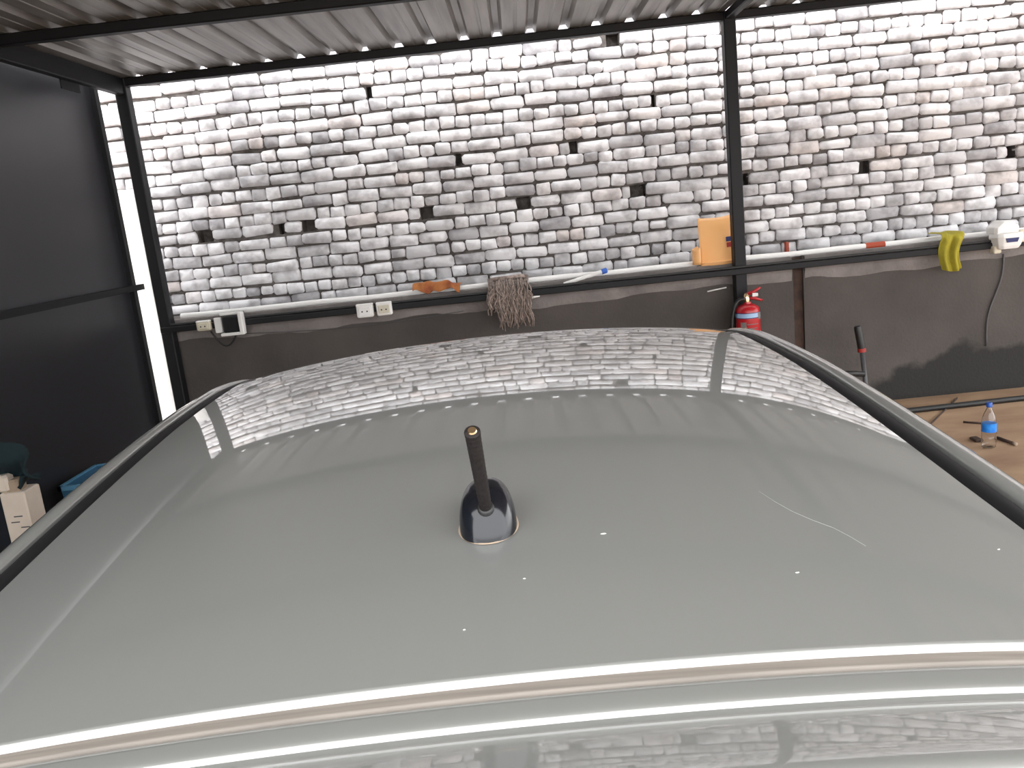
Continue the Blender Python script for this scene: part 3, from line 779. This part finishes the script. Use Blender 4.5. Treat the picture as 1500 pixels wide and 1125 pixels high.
# wheel wells cut out of the shell
WH = [(.82, .80), (3.38, .80)]
cut = MB()
for y, _x in WH:
    for s in (-1,1):
        cut.loft([[(s*xx, ly(y)+.335*math.cos(k*math.pi/14), .31+.335*math.sin(k*math.pi/14)) for k in range(28)] for xx in (.60,1.0)])
co = cut.build('cutter', None, car, local=True)
bmod = body.modifiers.new('wells', 'BOOLEAN'); bmod.object = co; bmod.operation = 'DIFFERENCE'; bmod.solver = 'EXACT'
bpy.context.view_layer.update()
me2 = bpy.data.meshes.new_from_object(body.evaluated_get(bpy.context.evaluated_depsgraph_get()))
body.modifiers.clear(); body.data = me2
bpy.data.objects.remove(co)
for y, _x in WH:
    for s in (-1,1):
        wl = empty('wheel', (s*.74, ly(y), .31)); wl.parent = car
        def ringx(r, xx): return [(s*xx, r*math.cos(k*math.pi/18), r*math.sin(k*math.pi/18)) for k in range(36)]
        MB().loft([ringx(.20,-.08),ringx(.29,-.09),ringx(.31,-.07),ringx(.31,.07),ringx(.29,.095),ringx(.205,.095),ringx(.20,.07)]).build('tyre', M['rubber'], wl, smooth=True, local=True, angle=40)
        MB().loft([ringx(.203,.06),ringx(.203,.09),ringx(.19,.092),ringx(.18,.05),ringx(.05,.04)]).build('rim', M['alloy'], wl, smooth=True, local=True, angle=40)
        spk = MB()
        for k in range(5):
            an_ = k*2*math.pi/5; c_, s_ = math.cos(an_), math.sin(an_)
            def pt(r, t_, xx): return (s*xx, r*c_-t_*s_, r*s_+t_*c_)
            spk.loft([[pt(.02,-.03,.05),pt(.02,.03,.05),pt(.02,.03,.085),pt(.02,-.03,.085)],[pt(.192,-.02,.055),pt(.192,.02,.055),pt(.192,.02,.088),pt(.192,-.02,.088)]])
        spk.build('spokes', M['alloy'], wl, local=True)
# cabin sides: glass and pillars between belt line and roof rail
def cab(y_top, y_belt, s):
    yt = y_top; z_t = zedge(yt)-.072
    return (s*(HW(yt)+.103), ly(yt), z_t), (s*.835, ly(y_belt), .945)
def panel(name, mat, a, b, s, off=0.0):
    v = []; n = 10; mseg = 6
    for j in range(mseg+1):
        for i in range(n+1):
            yt = a[0]+(b[0]-a[0])*i/n; yb = a[1]+(b[1]-a[1])*i/n
            T, B = cab(yt, yb, s); q = j/mseg
            bul = .018*math.sin(q*math.pi)
            v.append((T[0]+(B[0]-T[0])*q+s*(bul+off), T[1]+(B[1]-T[1])*q, T[2]+(B[2]-T[2])*q))
    f = [(j*(n+1)+i, j*(n+1)+i+1, (j+1)*(n+1)+i+1, (j+1)*(n+1)+i) for j in range(mseg) for i in range(n)]
    MB().add(v, f).build(name, mat, car, smooth=True, local=True)
for s in (-1,1):
    panel('rear_pillar', M['paint'], (.50,.24), (.82,.68), s)
    panel('side_window', M['glass'], (.82,.68), (1.42,1.42), s, -.004)
    panel('centre_pillar', M['moulding'], (1.42,1.42), (1.52,1.52), s)
    panel('side_window', M['glass'], (1.52,1.52), (2.36,2.66), s, -.004)
    panel('front_pillar', M['paint'], (2.36,2.66), (2.46,2.92), s)
    MB().box((s*.858-.012, ly(1.05), .80), (s*.858+.024, ly(1.24), .825), .006).build('door_handle', M['paint'], car, local=True)
    MB().box((s*.858-.012, ly(2.05), .80), (s*.858+.024, ly(2.24), .825), .006).build('door_handle', M['paint'], car, local=True)
    mr_ = empty('door_mirror', (s*.93, ly(2.55), 1.0)); mr_.parent = car
    MB().loft([[(x_*s*sc_, y_, z_*sc_) for x_, z_ in ((-.10,-.05),(.07,-.055),(.09,0),(.08,.05),(-.06,.06),(-.1,.03))] for y_, sc_ in ((-.04,.97),(.0,1.0),(.05,.8),(.07,.5))]).build('housing', M['paint'], mr_, smooth=True, local=True, angle=40)
    MB().box((-.075,-.044,-.045),(.065,-.040,.045)).build('mirror_glass', M['glass'], mr_, local=True)
    MB().tube([(-s*.10,0,-.02),(-s*.06,0,-.02)], .018, 8).build('mount', M['moulding'], mr_, local=True)
# windscreen, rear window and header fill
def shell(top, bot, name, mat, bow, n=20, m_=8):
    v = []
    for j in range(m_+1):
        for i in range(n+1):
            uu = -1+2*i/n; q = j/m_
            x_ = uu*(top[0]+(bot[0]-top[0])*q); y = top[1]+(bot[1]-top[1])*q; z = top[2]+(bot[2]-top[2])*q
            v.append((x_, ly(y)-bow*uu*uu*(1 if bow else 0), z+.014*math.sin(q*math.pi)-top[3]*uu*uu*(1-q)))
    f = [(j*(n+1)+i, j*(n+1)+i+1, (j+1)*(n+1)+i+1, (j+1)*(n+1)+i) for j in range(m_) for i in range(n)]
    return MB().add(v, f).build(name, mat, car, smooth=True, local=True)
shell((.66,2.44,zc(2.44)-.002,.055),(.80,3.02,.955,0),'windscreen',M['glass'],.0)
yl = y_; zl_ = prof[-2][1]
shell((.58,.53,zl_-.02,.038),(.70,.24,.955,0),'rear_window',M['glass'],-.0)
for s in (-1,1):
    MB().loft([[(s*(.80-.0),ly(.30),.70),(s*.80,ly(.30),.90),(s*.60,ly(.235),.90),(s*.60,ly(.235),.70)],[(s*.835,ly(.26),.69),(s*.80,ly(.24),.91),(s*.60,ly(.185),.91),(s*.60,ly(.185),.69)]]).build('tail_lamp', M['lamp_red'], car, local=True)
    MB().loft([[(s*.76,ly(3.85),.64),(s*.76,ly(3.85),.76),(s*.50,ly(4.0),.74),(s*.50,ly(4.0),.64)],[(s*.80,ly(3.90),.63),(s*.78,ly(3.90),.78),(s*.52,ly(4.11),.71),(s*.52,ly(4.115),.62)]]).build('head_lamp', M['lamp_clear'], car, local=True)
MB().box((-.80,ly(.12),.30),(.80,ly(.34),.58),.05).build('rear_bumper', M['paint'], car, local=True, bevel=.02)
MB().box((-.74,ly(3.95),.24),(.74,ly(4.17),.50),.05).build('front_bumper', M['paint'], car, local=True, bevel=.02)
MB().box((-.40,ly(4.08),.52),(.40,ly(4.14),.62),.01).build('grille', M['moulding'], car, local=True)
